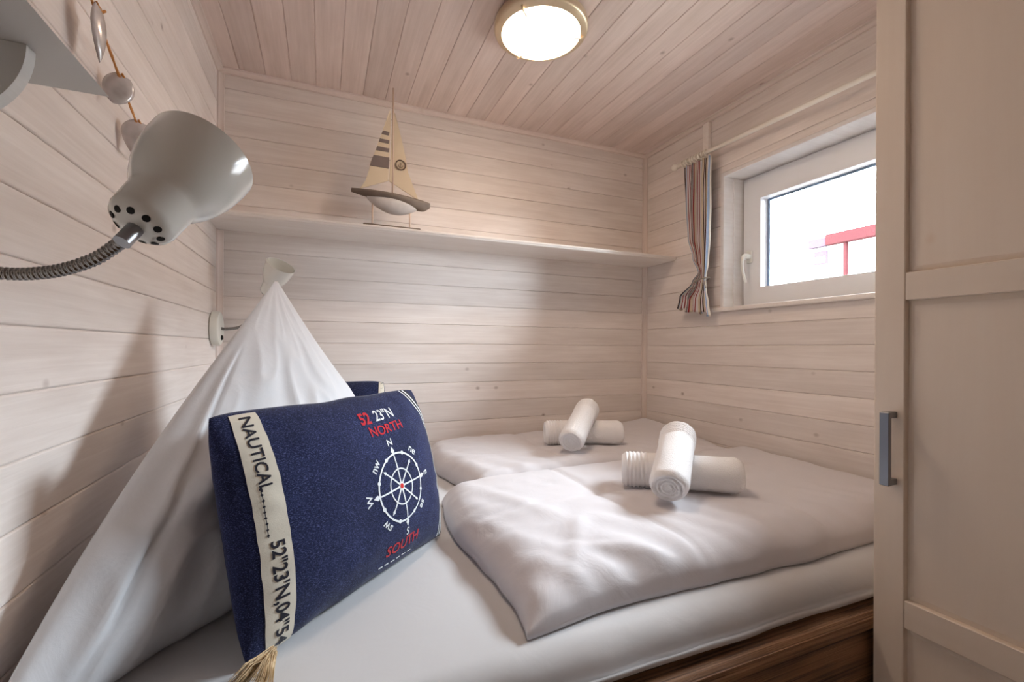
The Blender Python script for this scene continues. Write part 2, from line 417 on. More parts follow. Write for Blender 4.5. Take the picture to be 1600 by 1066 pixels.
quarter('trim_1', (0, 0, ZC), (XR, 0, ZC), (0, -1, 0), (0, 0, -1), 0.021, 'whitewashed strip where ceiling meets the shelf wall')
quarter('trim_2', (0, 0, ZC), (0, YB, ZC), (1, 0, 0), (0, 0, -1), 0.021, 'whitewashed strip where ceiling meets the lamp wall')
quarter('trim_3', (XR, 0, ZC), (XR, YB, ZC), (-1, 0, 0), (0, 0, -1), 0.021, 'whitewashed strip where ceiling meets the window wall')
quarter('trim_4', (0, 0, 0.3), (0, 0, 1.612), (1, 0, 0), (0, -1, 0), 0.022, 'upright corner strip below the shelf beside the reading lamp')
quarter('trim_5', (0, 0, 1.634), (0, 0, ZC-0.02), (1, 0, 0), (0, -1, 0), 0.022, 'upright corner strip above the shelf behind the lamp shade')
quarter('trim_6', (XR, 0, 0.3), (XR, 0, 1.612), (-1, 0, 0), (0, -1, 0), 0.022, 'upright corner strip below the shelf near the window')
quarter('trim_7', (XR, 0, 1.634), (XR, 0, ZC-0.02), (-1, 0, 0), (0, -1, 0), 0.022, 'upright corner strip above the shelf near the curtain')

# ------------------------------------------------------------------ window
win = empty('window_1', (XR+0.11, -1.0, 1.34)); struct(win, 'white plastic window with red house seen through it', 'window')
FX = 2.204
box('lining', XR-0.004, FX+0.05, WY0-0.018, WY0, 1.340, 1.945, M['lining'], win, 0.002, 1)
box('lining', XR-0.004, FX+0.05, WY1, WY1+0.018, 1.340, 1.945, M['lining'], win, 0.002, 1)
box('lining', XR-0.004, FX+0.05, WY1, WY0, 1.945, 1.963, M['lining'], win, 0.002, 1)
box('lining_bead', 2.150, 2.156, WY0-0.022, WY0-0.018, 1.341, 1.944, M['lining'], win)
box('window_sill', XR-0.026, FX+0.05, WY1-0.010, WY0+0.030, 1.322, 1.340, M['shelf'], win, 0.004, 2)
WA, WB_ = WY0-0.018, WY1+0.018
def ring4(bm, x0, x1, yo0, yo1, zo0, zo1, yi0, yi1, zi0, zi1):
    o = [(yo0, zo0), (yo1, zo0), (yo1, zo1), (yo0, zo1)]; i = [(yi0, zi0), (yi1, zi0), (yi1, zi1), (yi0, zi1)]
    vs = {}
    for nm, pts in (('o', o), ('i', i)):
        for k, (y, z) in enumerate(pts):
            for q, x in enumerate((x0, x1)): vs[nm, k, q] = bm.verts.new((x, y, z))
    for k in range(4):
        j = (k+1) % 4
        for A, B in ((('o', 0), ('i', 0)), (('o', 1), ('i', 1)), (('o', 0), ('o', 1)), (('i', 0), ('i', 1))):
            bm.faces.new([vs[A[0], k, A[1]], vs[A[0], j, A[1]], vs[B[0], j, B[1]], vs[B[0], k, B[1]]])
def ring_part(name, mat, bev, *a):
    bm = bmesh.new(); ring4(bm, *a)
    bmesh.ops.recalc_face_normals(bm, faces=bm.faces)
    if bev: bmesh.ops.bevel(bm, geom=[e for e in bm.edges if e.calc_face_angle(0) > 0.5], offset=bev, segments=2, affect='EDGES', profile=0.5)
    return link(name, mesh_from(bm, name, 35), mat, win)
ring_part('outer_frame', M['pvc'], 0.002, FX+0.012, FX+0.08, WA-0.001, WB_+0.001, 1.341, 1.944, WA-0.030, WB_+0.030, 1.366, 1.919)
ring_part('sash', M['pvc'], 0.003, FX, FX+0.075, WA-0.012, WB_+0.012, 1.352, 1.934, -0.655, -1.372, 1.431, 1.832)
ring_part('gasket', M['gasket'], 0, FX+0.046, FX+0.052, -0.654, -1.373, 1.430, 1.833, -0.667, -1.360, 1.438, 1.823)
box('pane', FX+0.052, FX+0.056, -1.373, -0.654, 1.430, 1.833, M['glass'], win)
# handle
hb = bmesh.new(); add_box(hb, FX-0.010, FX, -0.618, -0.590, 1.545, 1.603, 0.004, 2)
hplate = link('window_handle', mesh_from(hb, 'handle', 35), M['white_plastic'], win)
hp = bez([(FX-0.008, -0.604, 1.574), (FX-0.030, -0.604, 1.574), (FX-0.044, -0.603, 1.566), (FX-0.050, -0.603, 1.53), (FX-0.046, -0.607, 1.49), (FX-0.036, -0.612, 1.452)], 8)
nh = len(hp)
link('grip', tube_mesh(hp, [0.013 if i < 10 else 0.013-0.006*min(1, (i-10)/10) for i in range(nh)], 12), M['white_plastic'], hplate)

# ------------------------------------------------------------------ outside
gr = box('ground', -6, 60, -40, 40, -1.6, -1.5, M['grass']); tag(gr, 'pale ground outside the window', 'ground', kind='structure')
hs = empty('neighbouring_house', (12, 0.5, -1.5), 'white house with red roof edge outside the window', 'house')
box('wall', 10.0, 16.0, -6.0, 4.35, -1.5, 3.30, M['house_white'], hs)
box('roof_edge', 9.86, 16.1, -6.1, 4.0, 3.28, 3.50, M['house_red'], hs, 0.01, 1)
box('corner_board', 9.93, 10.0, 3.63, 3.69, -1.5, 3.28, M['house_red'], hs)
box('roof_edge', 9.90, 16.0, 4.0, 4.38, 3.28, 3.46, M['house_grey'], hs, 0.01, 1)
wn = box('window', 9.95, 10.0, 4.02, 4.28, 2.92, 3.20, M['house_grey'], hs)
box('pane', 9.94, 9.952, 4.05, 4.25, 2.96, 3.08, M['house_white'], wn)

# ------------------------------------------------------------------ long shelf
bm = bmesh.new()
sec = [(0, 1.614), (-0.238, 1.614), (-0.246, 1.617), (-0.248, 1.622), (-0.251, 1.624), (-0.252, 1.630), (-0.249, 1.632), (0, 1.632)]
V = [(x, y, z) for x in (0.001, XR-0.001) for y, z in sec]; n = len(sec)
F = [(i, (i+1) % n, n+(i+1) % n, n+i) for i in range(n)]+[tuple(range(n))[::-1], tuple(range(n, 2*n))]
bm.free()
sh = link('wall_shelf', pyd(V, F, 'shelf', smooth=False), M['shelf']); tag(sh, 'long white wooden shelf running across the wall above the bed', 'shelf')

# ------------------------------------------------------------------ ceiling lamp
LC = Vector((1.066, -0.728, ZC))
lamp = empty('ceiling_lamp', LC, 'round flush ceiling lamp with brass ring and lit opal glass', 'lamp')
link('ring', lathe_mesh(LC, (0, 0, -1), [(0.0, 0.1325), (0.004, 0.150), (0.012, 0.157), (0.030, 0.158), (0.036, 0.1555), (0.038, 0.151), (0.044, 0.138), (0.045, 0.133), (0.040, 0.1315), (0.0, 0.1315)], 64, 'ring', 50, closed=True), M['brass'], lamp)
link('glass', lathe_mesh(LC, (0, 0, -1), [(0.030, 0.131), (0.043, 0.130), (0.052, 0.113), (0.059, 0.085), (0.064, 0.055), (0.066, 0.025), (0.0665, 0.0)], 64, 'glass', 179), M['lit'], lamp)
for a in (100, 220, 340):
    d = Vector((math.cos(math.radians(a)), math.sin(math.radians(a)), 0))
    pts = [LC+d*0.147+Vector((0, 0, -0.040)), LC+d*0.138+Vector((0, 0, -0.050)), LC+d*0.124+Vector((0, 0, -0.050)), LC+d*0.112+Vector((0, 0, -0.0525))]
    link('clip', tube_mesh(bez(pts, 5), 0.0035, 8), M['brass'], lamp)

# ------------------------------------------------------------------ reading lamps
def wall_lamp(name, label, plate_c, path, cap, rim, group):
    root = empty(name, plate_c, label, 'lamp', group)
    pc = Vector(plate_c)
    link('wall_plate', lathe_mesh(pc, (1, 0, 0), [(0.0, 0.0), (0.0, 0.060), (0.004, 0.066), (0.022, 0.066), (0.028, 0.062), (0.030, 0.055), (0.030, 0.0)], 40, 'plate'), M['lamp_plate'], root)
    sw = lathe_mesh(pc+Vector((0.030, 0.0, -0.035)), (1, 0, 0), [(0, 0), (0, 0.010), (0.006, 0.008), (0.007, 0.0)], 16, 'switch')
    link('switch', sw, M['black'], root)
    cap, rim = Vector(cap), Vector(rim); ax = (rim-cap).normalized(); Lx = (rim-cap).length
    pts = bez([pc+Vector((0.028, 0, 0))]+[Vector(p) for p in path]+[cap-ax*0.012], 14)
    # even resampling for the wound hose
    seg = [0]
    for a, b in zip(pts[:-1], pts[1:]): seg.append(seg[-1]+(b-a).length)
    tot = seg[-1]; step = 0.0009; m = int(tot/step); out = []; j = 0
    for k in range(m+1):
        s = tot*k/m
        while j < len(seg)-2 and seg[j+1] < s: j += 1
        t = (s-seg[j])/max(seg[j+1]-seg[j], 1e-9); out.append(pts[j].lerp(pts[j+1], t))
    rad = [0.0058 + 0.00055*math.sin(2*PI*k/5.0) for k in range(len(out))]
    link('gooseneck', tube_mesh(out, rad, 12), M['chrome'], root)
    link('sleeve', lathe_mesh(cap-ax*0.020, ax, [(0, 0.0), (0, 0.0072), (0.021, 0.0072), (0.021, 0.0)], 20, 'sleeve'), M['steel'], root)
    k = Lx/0.128
    pr = [(0.0, 0.0), (0.0, 0.013), (0.003, 0.021), (0.008, 0.0265), (0.014, 0.0285), (0.045, 0.0300), (0.0485, 0.0312), (0.053, 0.0338), (0.062, 0.0388), (0.075, 0.0440), (0.092, 0.0486), (0.112, 0.0514), (0.128, 0.0522),
          (0.128, 0.0506), (0.110, 0.0498), (0.090, 0.0468), (0.073, 0.0420), (0.058, 0.0340), (0.050, 0.0280), (0.048, 0.0)]
    shade = link('shade', lathe_mesh(cap, ax, [(t*k, r) for t, r in pr], 64, 'shade', 60), M['white_plastic'], root)
    d, u, v = ortho(ax)
    for q in range(10):
        a = 2*PI*(q+0.3)/10; rd = u*math.cos(a)+v*math.sin(a)
        nrm = (rd*0.62-ax*0.78).normalized(); c = cap + rd*0.0205 + ax*0.0026
        link('vent_hole', lathe_mesh(c-nrm*0.0008, nrm, [(0, 0.0), (0, 0.0034), (0.0011, 0.0034), (0.0011, 0.0)], 12, 'hole'), M['black'], shade)
    link('bulb', lathe_mesh(cap+ax*0.049*k, ax, [(0, 0.0), (0, 0.012), (0.012, 0.016), (0.03, 0.023), (0.045, 0.02), (0.055, 0.0)], 24, 'bulb', 179), M['hullwhite'], shade)
    return root
wall_lamp('reading_lamp', 'white gooseneck reading lamp with large shade close to the camera', (0.0, -1.66, 1.232),
          [(0.065, -1.585, 1.222), (0.088, -1.552, 1.2185), (0.113, -1.543, 1.2165), (0.138, -1.547, 1.217), (0.164, -1.555, 1.2215), (0.190, -1.564, 1.2315), (0.207, -1.571, 1.243)], (0.2250, -1.577, 1.261), (0.2660, -1.513, 1.359), 'reading lamps on the board wall')
wall_lamp('reading_lamp', 'white gooseneck reading lamp half hidden behind the pillow peak', (0.0, -0.082, 1.218),
          [(0.05, -0.083, 1.217), (0.095, -0.090, 1.226), (0.140, -0.108, 1.262), (0.168, -0.122, 1.312)], (0.188, -0.135, 1.352), (0.242, -0.200, 1.456), 'reading lamps on the board wall')

# ------------------------------------------------------------------ small shelf on the left
SX, SZ, SY = 0.132, 1.473, -1.366
st = empty('small_shelf', (0, SY-0.2, SZ), 'small white wall shelf with rounded bracket above the nearer reading lamp', 'shelf')
V = []
for y in (SY, SY-0.62):
    V += [(0.001, y, SZ), (SX, y, SZ), (SX-0.016, y, SZ+0.016), (0.001, y, SZ+0.016)]
link('board', pyd(V, [(0, 1, 2, 3), (4, 7, 6, 5), (0, 4, 5, 1), (1, 5, 6, 2), (2, 6, 7, 3), (3, 7, 4, 0)], 'shelf', smooth=False), M['greyshelf'], st)
for yb_ in (-1.462, -1.86):
    R_ = 0.094; pts = [(0.001, SZ-0.0005)]+[(0.001+R_*math.cos(k*PI/2/20), SZ-0.0005-R_*math.sin(k*PI/2/20)) for k in range(21)]
    n = len(pts); V = [(x, yb_, z) for x, z in pts]+[(x, yb_+0.017, z) for x, z in pts]
    F = [tuple(range(n)), tuple(range(n, 2*n))[::-1]]+[(i, (i+1) % n, n+(i+1) % n, n+i) for i in range(n)]
    link('bracket', pyd(V, F, 'bracket', smooth=False), M['greyshelf'], st)

# ------------------------------------------------------------------ shell garland
ga = empty('shell_garland', (0.03, -1.0, 1.68), 'jute string of pearly shells hanging along the board wall', 'garland')
g0, g1 = Vector((0.030, -1.200, 1.765)), Vector((0.030, -0.880, 1.580))
gp = [g0.lerp(g1, t) for t in [i/30 for i in range(31)]]
for i, p in enumerate(gp): p.z -= 0.004*math.sin(PI*i/30)
link('string', tube_mesh(gp, [0.0022+0.0005*math.sin(i*2.1) for i in range(31)], 8), M['rope'], ga)
def shell_mesh(L, Wd, depth, pointed):
    V, F = [], []; nu, nv = 14, 10
    for side in (0, 1):
        for i in range(nu+1):
            t = i/nu
            w = Wd*math.sin(PI*min(1, t*0.92+0.08))**(0.6 if not pointed else 0.8)*(1.0 if not pointed else (1-0.45*t)*1.15)
            for j in range(nv+1):
                s = -1+2*j/nv
                V.append((s*w/2, -depth*(1-s*s)*math.sin(PI*t)**0.7 - side*0.0015, -t*L))
    m = (nu+1)*(nv+1)
    for i in range(nu):
        for j in range(nv):
            a = i*(nv+1)+j
            F.append((a, a+1, a+nv+2, a+nv+1)); F.append((m+a, m+a+nv+1, m+a+nv+2, m+a+1))
    for i in range(nu):
        for j in (0, nv):
            a = i*(nv+1)+j; F.append((a, a+nv+1, m+a+nv+1, m+a))
    return pyd(V, F, 'shell')
for (px, L, Wd, pt, rz, tilt, off) in ((0.22, 0.095, 0.045, True, 1.45, -0.05, 0.0), (0.555, 0.060, 0.048, False, 0.55, 0.25, 0.0), (0.82, 0.072, 0.055, True, 0.6, 0.18, 0.0)):
    p = g0.lerp(g1, px)
    mt = Matrix.Translation(p+Vector((0.004, 0.0, 0.004))) @ Matrix.Rotation(rz, 4, 'Z') @ Matrix.Rotation(tilt, 4, 'Y')
    s_ = link('shell', shell_mesh(L, Wd, 0.007 if pt else 0.005, pt), M['pearl'], ga, mt)
    kb = tube_mesh([p+Vector((0.004, -0.006, 0.006)), p+Vector((0.006, 0.0, 0.0)), p+Vector((0.008, 0.006, -0.004)), p+Vector((0.010, 0.012, 0.003))], 0.0022, 6)
    link('knot', kb, M['rope'], s_)

# ------------------------------------------------------------------ model sailing boat
BY = -0.165
boat = empty('model_sailboat', (0.655, BY, 1.632), 'wooden model sailing boat with striped linen sail on the long shelf', 'model boat')
HL, HR = 0.492, 0.812
def hull_mesh(lo, hi, z_of, w0, keel, n=28, m=10, x0=HL, x1=HR):
    V, F = [], []
    for i in range(n+1):
        t = i/n; x = x0+(x1-x0)*t
        prof = max(0.0, math.sin(PI*min(1, 0.04+t*0.93)))**0.75
        zt = z_of(t)
        for j in range(m+1):
            a = PI*j/m
            V.append((x, BY+w0*prof*math.cos(a), zt-(keel(t))*math.sin(a)))
    for i in range(n):
        for j in range(m):
            a = i*(m+1)+j; F.append((a, a+1, a+m+2, a+m+1))
    for i in range(n): F.append((i*(m+1), (i+1)*(m+1), (i+1)*(m+1)+m, i*(m+1)+m))
    F.append(tuple(range(m+1))); F.append(tuple(n*(m+1)+j for j in range(m+1)))
    return pyd(V, F, 'hull')
deck = lambda t: 1.792-0.022*t
link('deck', hull_mesh(0, 1, deck, 0.046, lambda t: 0.006+0.034*min(1, (0.22+t*1.1))*min(1, (1.06-t)*7)), M['hullbrown'], boat)
hull = link('hull', hull_mesh(0, 1, lambda t: 1.768-0.014*t, 0.036, lambda t: 0.006+0.050*math.sin(PI*t)**0.8, x0=0.552, x1=0.772), M['hullwhite'], boat)
link('mast', tube_mesh([(0.6555, BY-0.004, 1.775), (0.6555, BY-0.004, 2.232)], 0.0042, 10), M['rods'], boat)
def sail_mesh(outline, d0=0.0):
    n = len(outline); V = [Vector((x, BY-0.006-d0-0.014*b, z)) for x, z, b in outline]+[Vector((x, BY-0.002-d0-0.014*b, z)) for x, z, b in outline]
    return pyd(V, [tuple(range(n)), tuple(range(n, 2*n))[::-1]]+[(i, (i+1) % n, n+(i+1) % n, n+i) for i in range(n)], 'sail', smooth=False)
LE = [(2.132, 0.639), (2.041, 0.611), (2.005, 0.599), (1.949, 0.581), (1.906, 0.564), (1.871, 0.559), (1.824, 0.544), (1.792, 0.522)]
RE = [(2.128, 0.662), (2.047, 0.684), (1.969, 0.703), (1.890, 0.717), (1.813, 0.747), (1.776, 0.762)]
def tab(T, z):
    for (z0, v0), (z1, v1) in zip(T[:-1], T[1:]):
        if z1 <= z <= z0: return v0+(v1-v0)*(z0-z)/(z0-z1)
    return T[-1][1]
lx = lambda z: tab(LE, z)
sl = link('striped_sail', sail_mesh([(x, z, 0.3) for z, x in LE]+[(0.636, 1.842, 0), (0.647, 2.136, 0)]), M['sail'], boat)
for a, b in ((2.030, 2.044), (1.996, 2.010), (1.960, 1.976), (1.893, 1.938)):
    link('stripe', sail_mesh([(lx(a)+0.001, a, 0.3), (lx((a+b)/2)+0.001, (a+b)/2, 0.3), (lx(b)+0.001, b, 0.3), (0.640, b, 0.0), (0.638, a, 0.0)], 0.0035), M['sailstripe'], sl)
js = link('plain_sail', sail_mesh([(x, z, 0.2) for z, x in RE]+[(0.640, 1.842, 0), (0.655, 2.134, 0)]), M['sail'], boat)
# emblem: ring and anchor
ec = Vector((0.686, BY-0.0105, 1.914))
link('emblem_ring', lathe_mesh(ec, (0, -1, 0), [(0, 0.0175), (0.001, 0.0175), (0.001, 0.0225), (0, 0.0225)], 28, 'ring', closed=True), M['ink'], js)
ab = bmesh.new()
add_box(ab, -0.0012, 0.0012, -0.001, 0.0, -0.011, 0.010); add_box(ab, -0.006, 0.006, -0.001, 0.0, 0.003, 0.005)
for k in range(9):
    a = PI+PI*k/8; add_box(ab, 0.009*math.cos(a)-0.0013, 0.009*math.cos(a)+0.0013, -0.001, 0.0, -0.002+0.009*math.sin(a)-0.0013, -0.002+0.009*math.sin(a)+0.0013)
link('emblem_anchor', mesh_from(ab), M['ink'], js, Matrix.Translation(ec))
for x, zt in ((0.575, 1.755), (0.727, 1.728)):
    link('stand_rod', tube_mesh([(x, BY, 1.646), (x, BY, zt)], 0.0033, 8), M['rods'], boat)
box('stand_base', 0.535, 0.765, BY-0.045, BY+0.045, 1.6325, 1.649, M['hullbrown'], boat, 0.004, 2)

# ------------------------------------------------------------------ curtain rod and curtain
rodx = XR-0.058
rz_ = lambda y: 2.072+0.027*(y+0.30)
cr = empty('curtain_rod', (rodx, -0.9, 2.06), 'thin cream curtain rod above the window with rings', 'curtain rod')
link('rod', tube_mesh([(rodx, -0.315, rz_(-0.315)), (rodx, -1.47, rz_(-1.47))], 0.0095, 14), M['rod'], cr)
link('finial', lathe_mesh((rodx, -0.325, rz_(-0.325)), (0, 1, 0), [(0, 0), (0, 0.010), (0.006, 0.012), (0.010, 0.009), (0.016, 0.013), (0.026, 0.017), (0.038, 0.013), (0.044, 0.0)], 24, 'finial', 179), M['rod'], cr)
box('bracket', XR-0.020, XR-0.001, -0.478, -0.444, 2.055, ZC-0.024, M['shelf'], cr, 0.002, 1)
box('bracket_arm', rodx-0.008, XR-0.002, -0.468, -0.454, 2.053, 2.068, M['rod'], cr, 0.002, 1)
for i in range(9):
    y = -0.355-0.0185*i + random.uniform(-.003, .003)
    tor = [(Vector((rodx, y+0.002*math.sin(a), rz_(y)-0.003))+Vector((math.cos(a), 0, math.sin(a)))*0.0155) for a in [2*PI*k/24 for k in range(25)]]
    link('ring', tube_mesh(tor, 0.0026, 6, caps=False), M['rod'], cr)
NS, NZ = 150, 70
V, F, UV = [], [], []
def lerp_tab(tab, z):
    for (z0, v0), (z1, v1) in zip(tab[:-1], tab[1:]):
        if z1 <= z <= z0:
            t = (z0-z)/(z0-z1); t = t*t*(3-2*t); return v0+(v1-v0)*t
    return tab[-1][1] if z < tab[-1][0] else tab[0][1]
YL = [(2.05, -0.365), (1.85, -0.372), (1.67, -0.388), (1.56, -0.420), (1.477, -0.458), (1.43, -0.420), (1.36, -0.338), (1.28, -0.318)]
YR = [(2.05, -0.535), (1.85, -0.533), (1.67, -0.528), (1.56, -0.520), (1.477, -0.507), (1.43, -0.512), (1.36, -0.528), (1.28, -0.540)]
AM = [(2.05, 0.012), (1.85, 0.019), (1.67, 0.019), (1.56, 0.016), (1.477, 0.010), (1.43, 0.013), (1.36, 0.020), (1.28, 0.022)]
for i in range(NZ+1):
    for j in range(NS+1):
        s = j/NS
        zb_ = 1.352-0.045*s-0.008*math.sin(s*21) + (0.03*math.exp(-((s-0.47)/0.035)**2))
        zt_ = rz_(-0.36-0.17*s)-0.024
        t = i/NZ; zc = zt_+(zb_-zt_)*t; zn = 2.05+(1.30-2.05)*t
        yl, yr, am = lerp_tab(YL, zn), lerp_tab(YR, zn), lerp_tab(AM, zn)
        ph = 2*PI*5.0*s + 0.5*nz(zc*2.0, s*3)
        y = yl+(yr-yl)*(s+0.028*math.sin(2*ph)*(0.5+0.5*t))
        xx = rodx + am*math.sin(ph) + 0.006*nz(s*9, zc*4, 3)
        V.append((min(xx, XR-0.022), y, zc)); UV.append((s, t))
for i in range(NZ):
    for j in range(NS):
        a = i*(NS+1)+j; F.append((a, a+1, a+NS+2, a+NS+1))
cme = bpy.data.meshes.new('curtain'); cme.from_pydata(V, [], F)
uvl = cme.uv_layers.new(name='fabric')
for lp in cme.loops: uvl.data[lp.index].uv = UV[lp.vertex_index]
for p in cme.polygons: p.use_smooth = True
cu = empty('curtain', (rodx, -0.45, 1.3), 'narrow striped cotton curtain tied together beside the window', 'curtain')
co = link('cloth', cme, M['curtain'], cu)
sm = co.modifiers.new('thickness', 'SOLIDIFY'); sm.thickness = 0.0012
tp = [(rodx+0.031*math.cos(a), -0.483+0.032*math.sin(a), 1.474-0.008*math.sin(a)+0.003*math.cos(a)) for a in [2*PI*k/28 for k in range(29)]]
link('tie', tube_mesh(tp, 0.0032, 8, caps=False), M['tie'], cu)
link('tie_end', tube_mesh(bez([(rodx-0.012, -0.512, 1.466), (rodx-0.022, -0.520, 1.452), (rodx-0.018, -0.524, 1.43)], 5), 0.0028, 6), M['tie'], cu)

# ------------------------------------------------------------------ wardrobe
WX, WYF = 1.50, -1.502
wd = empty('wardrobe', (1.80, -2.0, 0), 'pale glazed wooden wardrobe with panelled door at the bed foot', 'wardrobe')
box('body', WX+0.022, XR-0.03, -2.55, WYF-0.003, 0.0, 2.12, M['wardrobe'], wd, 0.002, 1)
def upright(name, parent, x0, x1, y0, y1, z0, z1, bev=0.002):
    """board whose grain runs upwards: built along local X then stood up"""
    bm = bmesh.new(); add_box(bm, 0, z1-z0, y0, y1, -x1, -x0, bev, 1)
    mt = Matrix(((0, 0, -1, 0), (0, 1, 0, 0), (1, 0, 0, z0), (0, 0, 0, 1)))
    return link(name, mesh_from(bm, name, 35), M['wardrobe'], parent, mt)
def level(name, parent, x0, x1, y0, y1, z0, z1, bev=0.002):
    bm = bmesh.new(); add_box(bm, y0, y1, -x1, -x0, z0, z1, bev, 1)
    mt = Matrix(((0, -1, 0, 0), (1, 0, 0, 0), (0, 0, 1, 0), (0, 0, 0, 1)))
    return link(name, mesh_from(bm, name, 35), M['wardrobe'], parent, mt)
def wdoor(y_far, y_near, handle):
    d = empty('door', (WX, y_far, 0.06)); d.parent = wd; d.matrix_basis = world_of(wd).inverted() @ Matrix.Translation((WX, y_far, 0.06))
    sw_ = 0.0555
    upright('stile', d, WX, WX+0.021, y_far-sw_, y_far, 0.06, 2.10, 0.0015)
    upright('stile', d, WX, WX+0.021, y_near, y_near+sw_, 0.06, 2.10, 0.0015)
    for z0, z1 in ((0.06, 0.13), (0.575, 0.632), (1.253, 1.310), (2.03, 2.10)):
        level('rail', d, WX+0.0005, WX+0.0205, y_near+sw_+0.0006, y_far-sw_-0.0006, z0, z1, 0.0015)
    for z0, z1 in ((0.13, 0.575), (0.632, 1.253), (1.310, 2.03)):
        ya_, yb_ = y_near+sw_, y_far-sw_
        # panel set back behind stiles and rails, with a sloping edge
        bm = bmesh.new(); e = 0.012
        o = [(ya_, z0), (yb_, z0), (yb_, z1), (ya_, z1)]; i_ = [(ya_+e, z0+e), (yb_-e, z0+e), (yb_-e, z1-e), (ya_+e, z1-e)]
        vo = [bm.verts.new((z, y, -(WX+0.0150))) for y, z in o]; vi = [bm.verts.new((z, y, -(WX+0.0105))) for y, z in i_]
        bk = [bm.verts.new((z, y, -(WX+0.0205))) for y, z in o]
        bm.faces.new(vi); bm.faces.new(bk[::-1])
        for k in range(4):
            j = (k+1) % 4; bm.faces.new([vo[k], vo[j], vi[j], vi[k]]); bm.faces.new([bk[k], bk[j], vo[j], vo[k]])
        mt = Matrix(((0, 0, -1, 0), (0, 1, 0, 0), (1, 0, 0, 0), (0, 0, 0, 1)))
        link('panel', mesh_from(bm, 'panel'), M['wardrobe'], d, mt)
    if handle:
        yh = y_far-0.037; h = bmesh.new()
        add_box(h, WX-0.034, WX-0.024, yh-0.009, yh+0.009, 0.868, 1.020, 0.0012, 1)
        add_box(h, WX-0.025, WX, yh-0.006, yh+0.006, 0.868, 0.880); add_box(h, WX-0.025, WX, yh-0.006, yh+0.006, 1.008, 1.020)
        ho = link('handle', mesh_from(h, 'handle', 30), M['steel'], d); ho['label'] = 'brushed steel bow handle'
wdoor(WYF, -2.02, True); wdoor(-2.024, -2.545, False)

# ------------------------------------------------------------------ bed
bed = empty('bed_frame', (1.0, -0.74, 0), 'rustic brown wooden bed frame under the mattress', 'bed')
YF = -1.487
box('side_board', 0.004, XR-0.005, YF, YF+0.028, 0.20, 0.532, M['rustic'], bed, 0.003, 1)
V, F = [], []; n = 90
for i in range(n+1):
    x = 0.004+(XR-0.009)*i/n; w1 = 0.003*nz(x*6, 0.3); w2 = 0.003*nz(x*5, 7.1); w3 = 0.002*nz(x*9, 2.2)
    V += [(x, YF+0.055, 0.534), (x, YF-0.006+w1*0.3, 0.534), (x, YF-0.010+w1*0.4, 0.539+w2*0.5), (x, YF-0.009, 0.548+w2), (x, YF-0.005, 0.552+w2), (x, YF-0.006, 0.557+w3), (x, YF+0.002+w1*0.5, 0.566+w3), (x, YF+0.055, 0.567)]
for i in range(n):
    for j in range(8): F.append((i*8+j, i*8+(j+1) % 8, (i+1)*8+(j+1) % 8, (i+1)*8+j))
F += [tuple(range(8))[::-1], tuple(n*8+j for j in range(8))]
link('top_rail', pyd(V, F, 'rail', smooth=False), M['rustic'], bed)
box('base_panel', 0.01, XR-0.01, YF+0.056, -0.03, 0.47, 0.50, M['rustic'], bed)
for x, y in ((0.05, YF+0.07), (XR-0.09, YF+0.07), (0.05, -0.09), (XR-0.09, -0.09)):
    box('leg', x, x+0.05, y, y+0.05, 0.0, 0.47, M['rustic'], bed, 0.003, 1)
# mattress with fitted sheet
MT = 0.640
V, F = [], []; NX = 100
prof = [(-0.012, 0.503), (-0.012, MT-0.03), (-0.03, MT)]+[(-0.03-(1.40-0.03)*k/16, MT) for k in range(1, 17)]
prof += [(-1.40-0.052*math.sin(a), MT-0.052*(1-math.cos(a))) for a in [PI/2*k/8 for k in range(1, 9)]]
prof += [(-1.455, 0.588), (-1.454, 0.5755)]
prof += [(-1.440, 0.574), (-1.418, 0.574), (-1.418, 0.503)]
m = len(prof)
for i in range(NX+1):
    x = 0.012+(XR-0.024)*i/NX
    for j, (y, z) in enumerate(prof):
        dy = dz = 0
        if 19 <= j < m-3:
            q = (j-18)/(m-21); dy = -0.010*q*(0.6+nz(x*3.1, z*6)) - 0.004*nz(x*9, z*10, 4); dz = 0.004*nz(x*4, 8.2)*q
            if j >= m-5: dz = 0.003+0.004*(1+nz(x*3.3, 5.5)); dy -= 0.006
        elif 3 <= j < 19: dz = 0.0022*nz(x*5, y*5)
        V.append((x, y+dy, z+dz))
for i in range(NX):
    for j in range(m): F.append((i*m+j, i*m+(j+1) % m, (i+1)*m+(j+1) % m, (i+1)*m+j))
F += [tuple(range(m))[::-1], tuple(NX*m+j for j in range(m))]
mat_o = link('mattress', pyd(V, F, 'mattress'), M['sheet']); tag(mat_o, 'mattress in a smooth white fitted sheet on the bed frame', 'mattress')

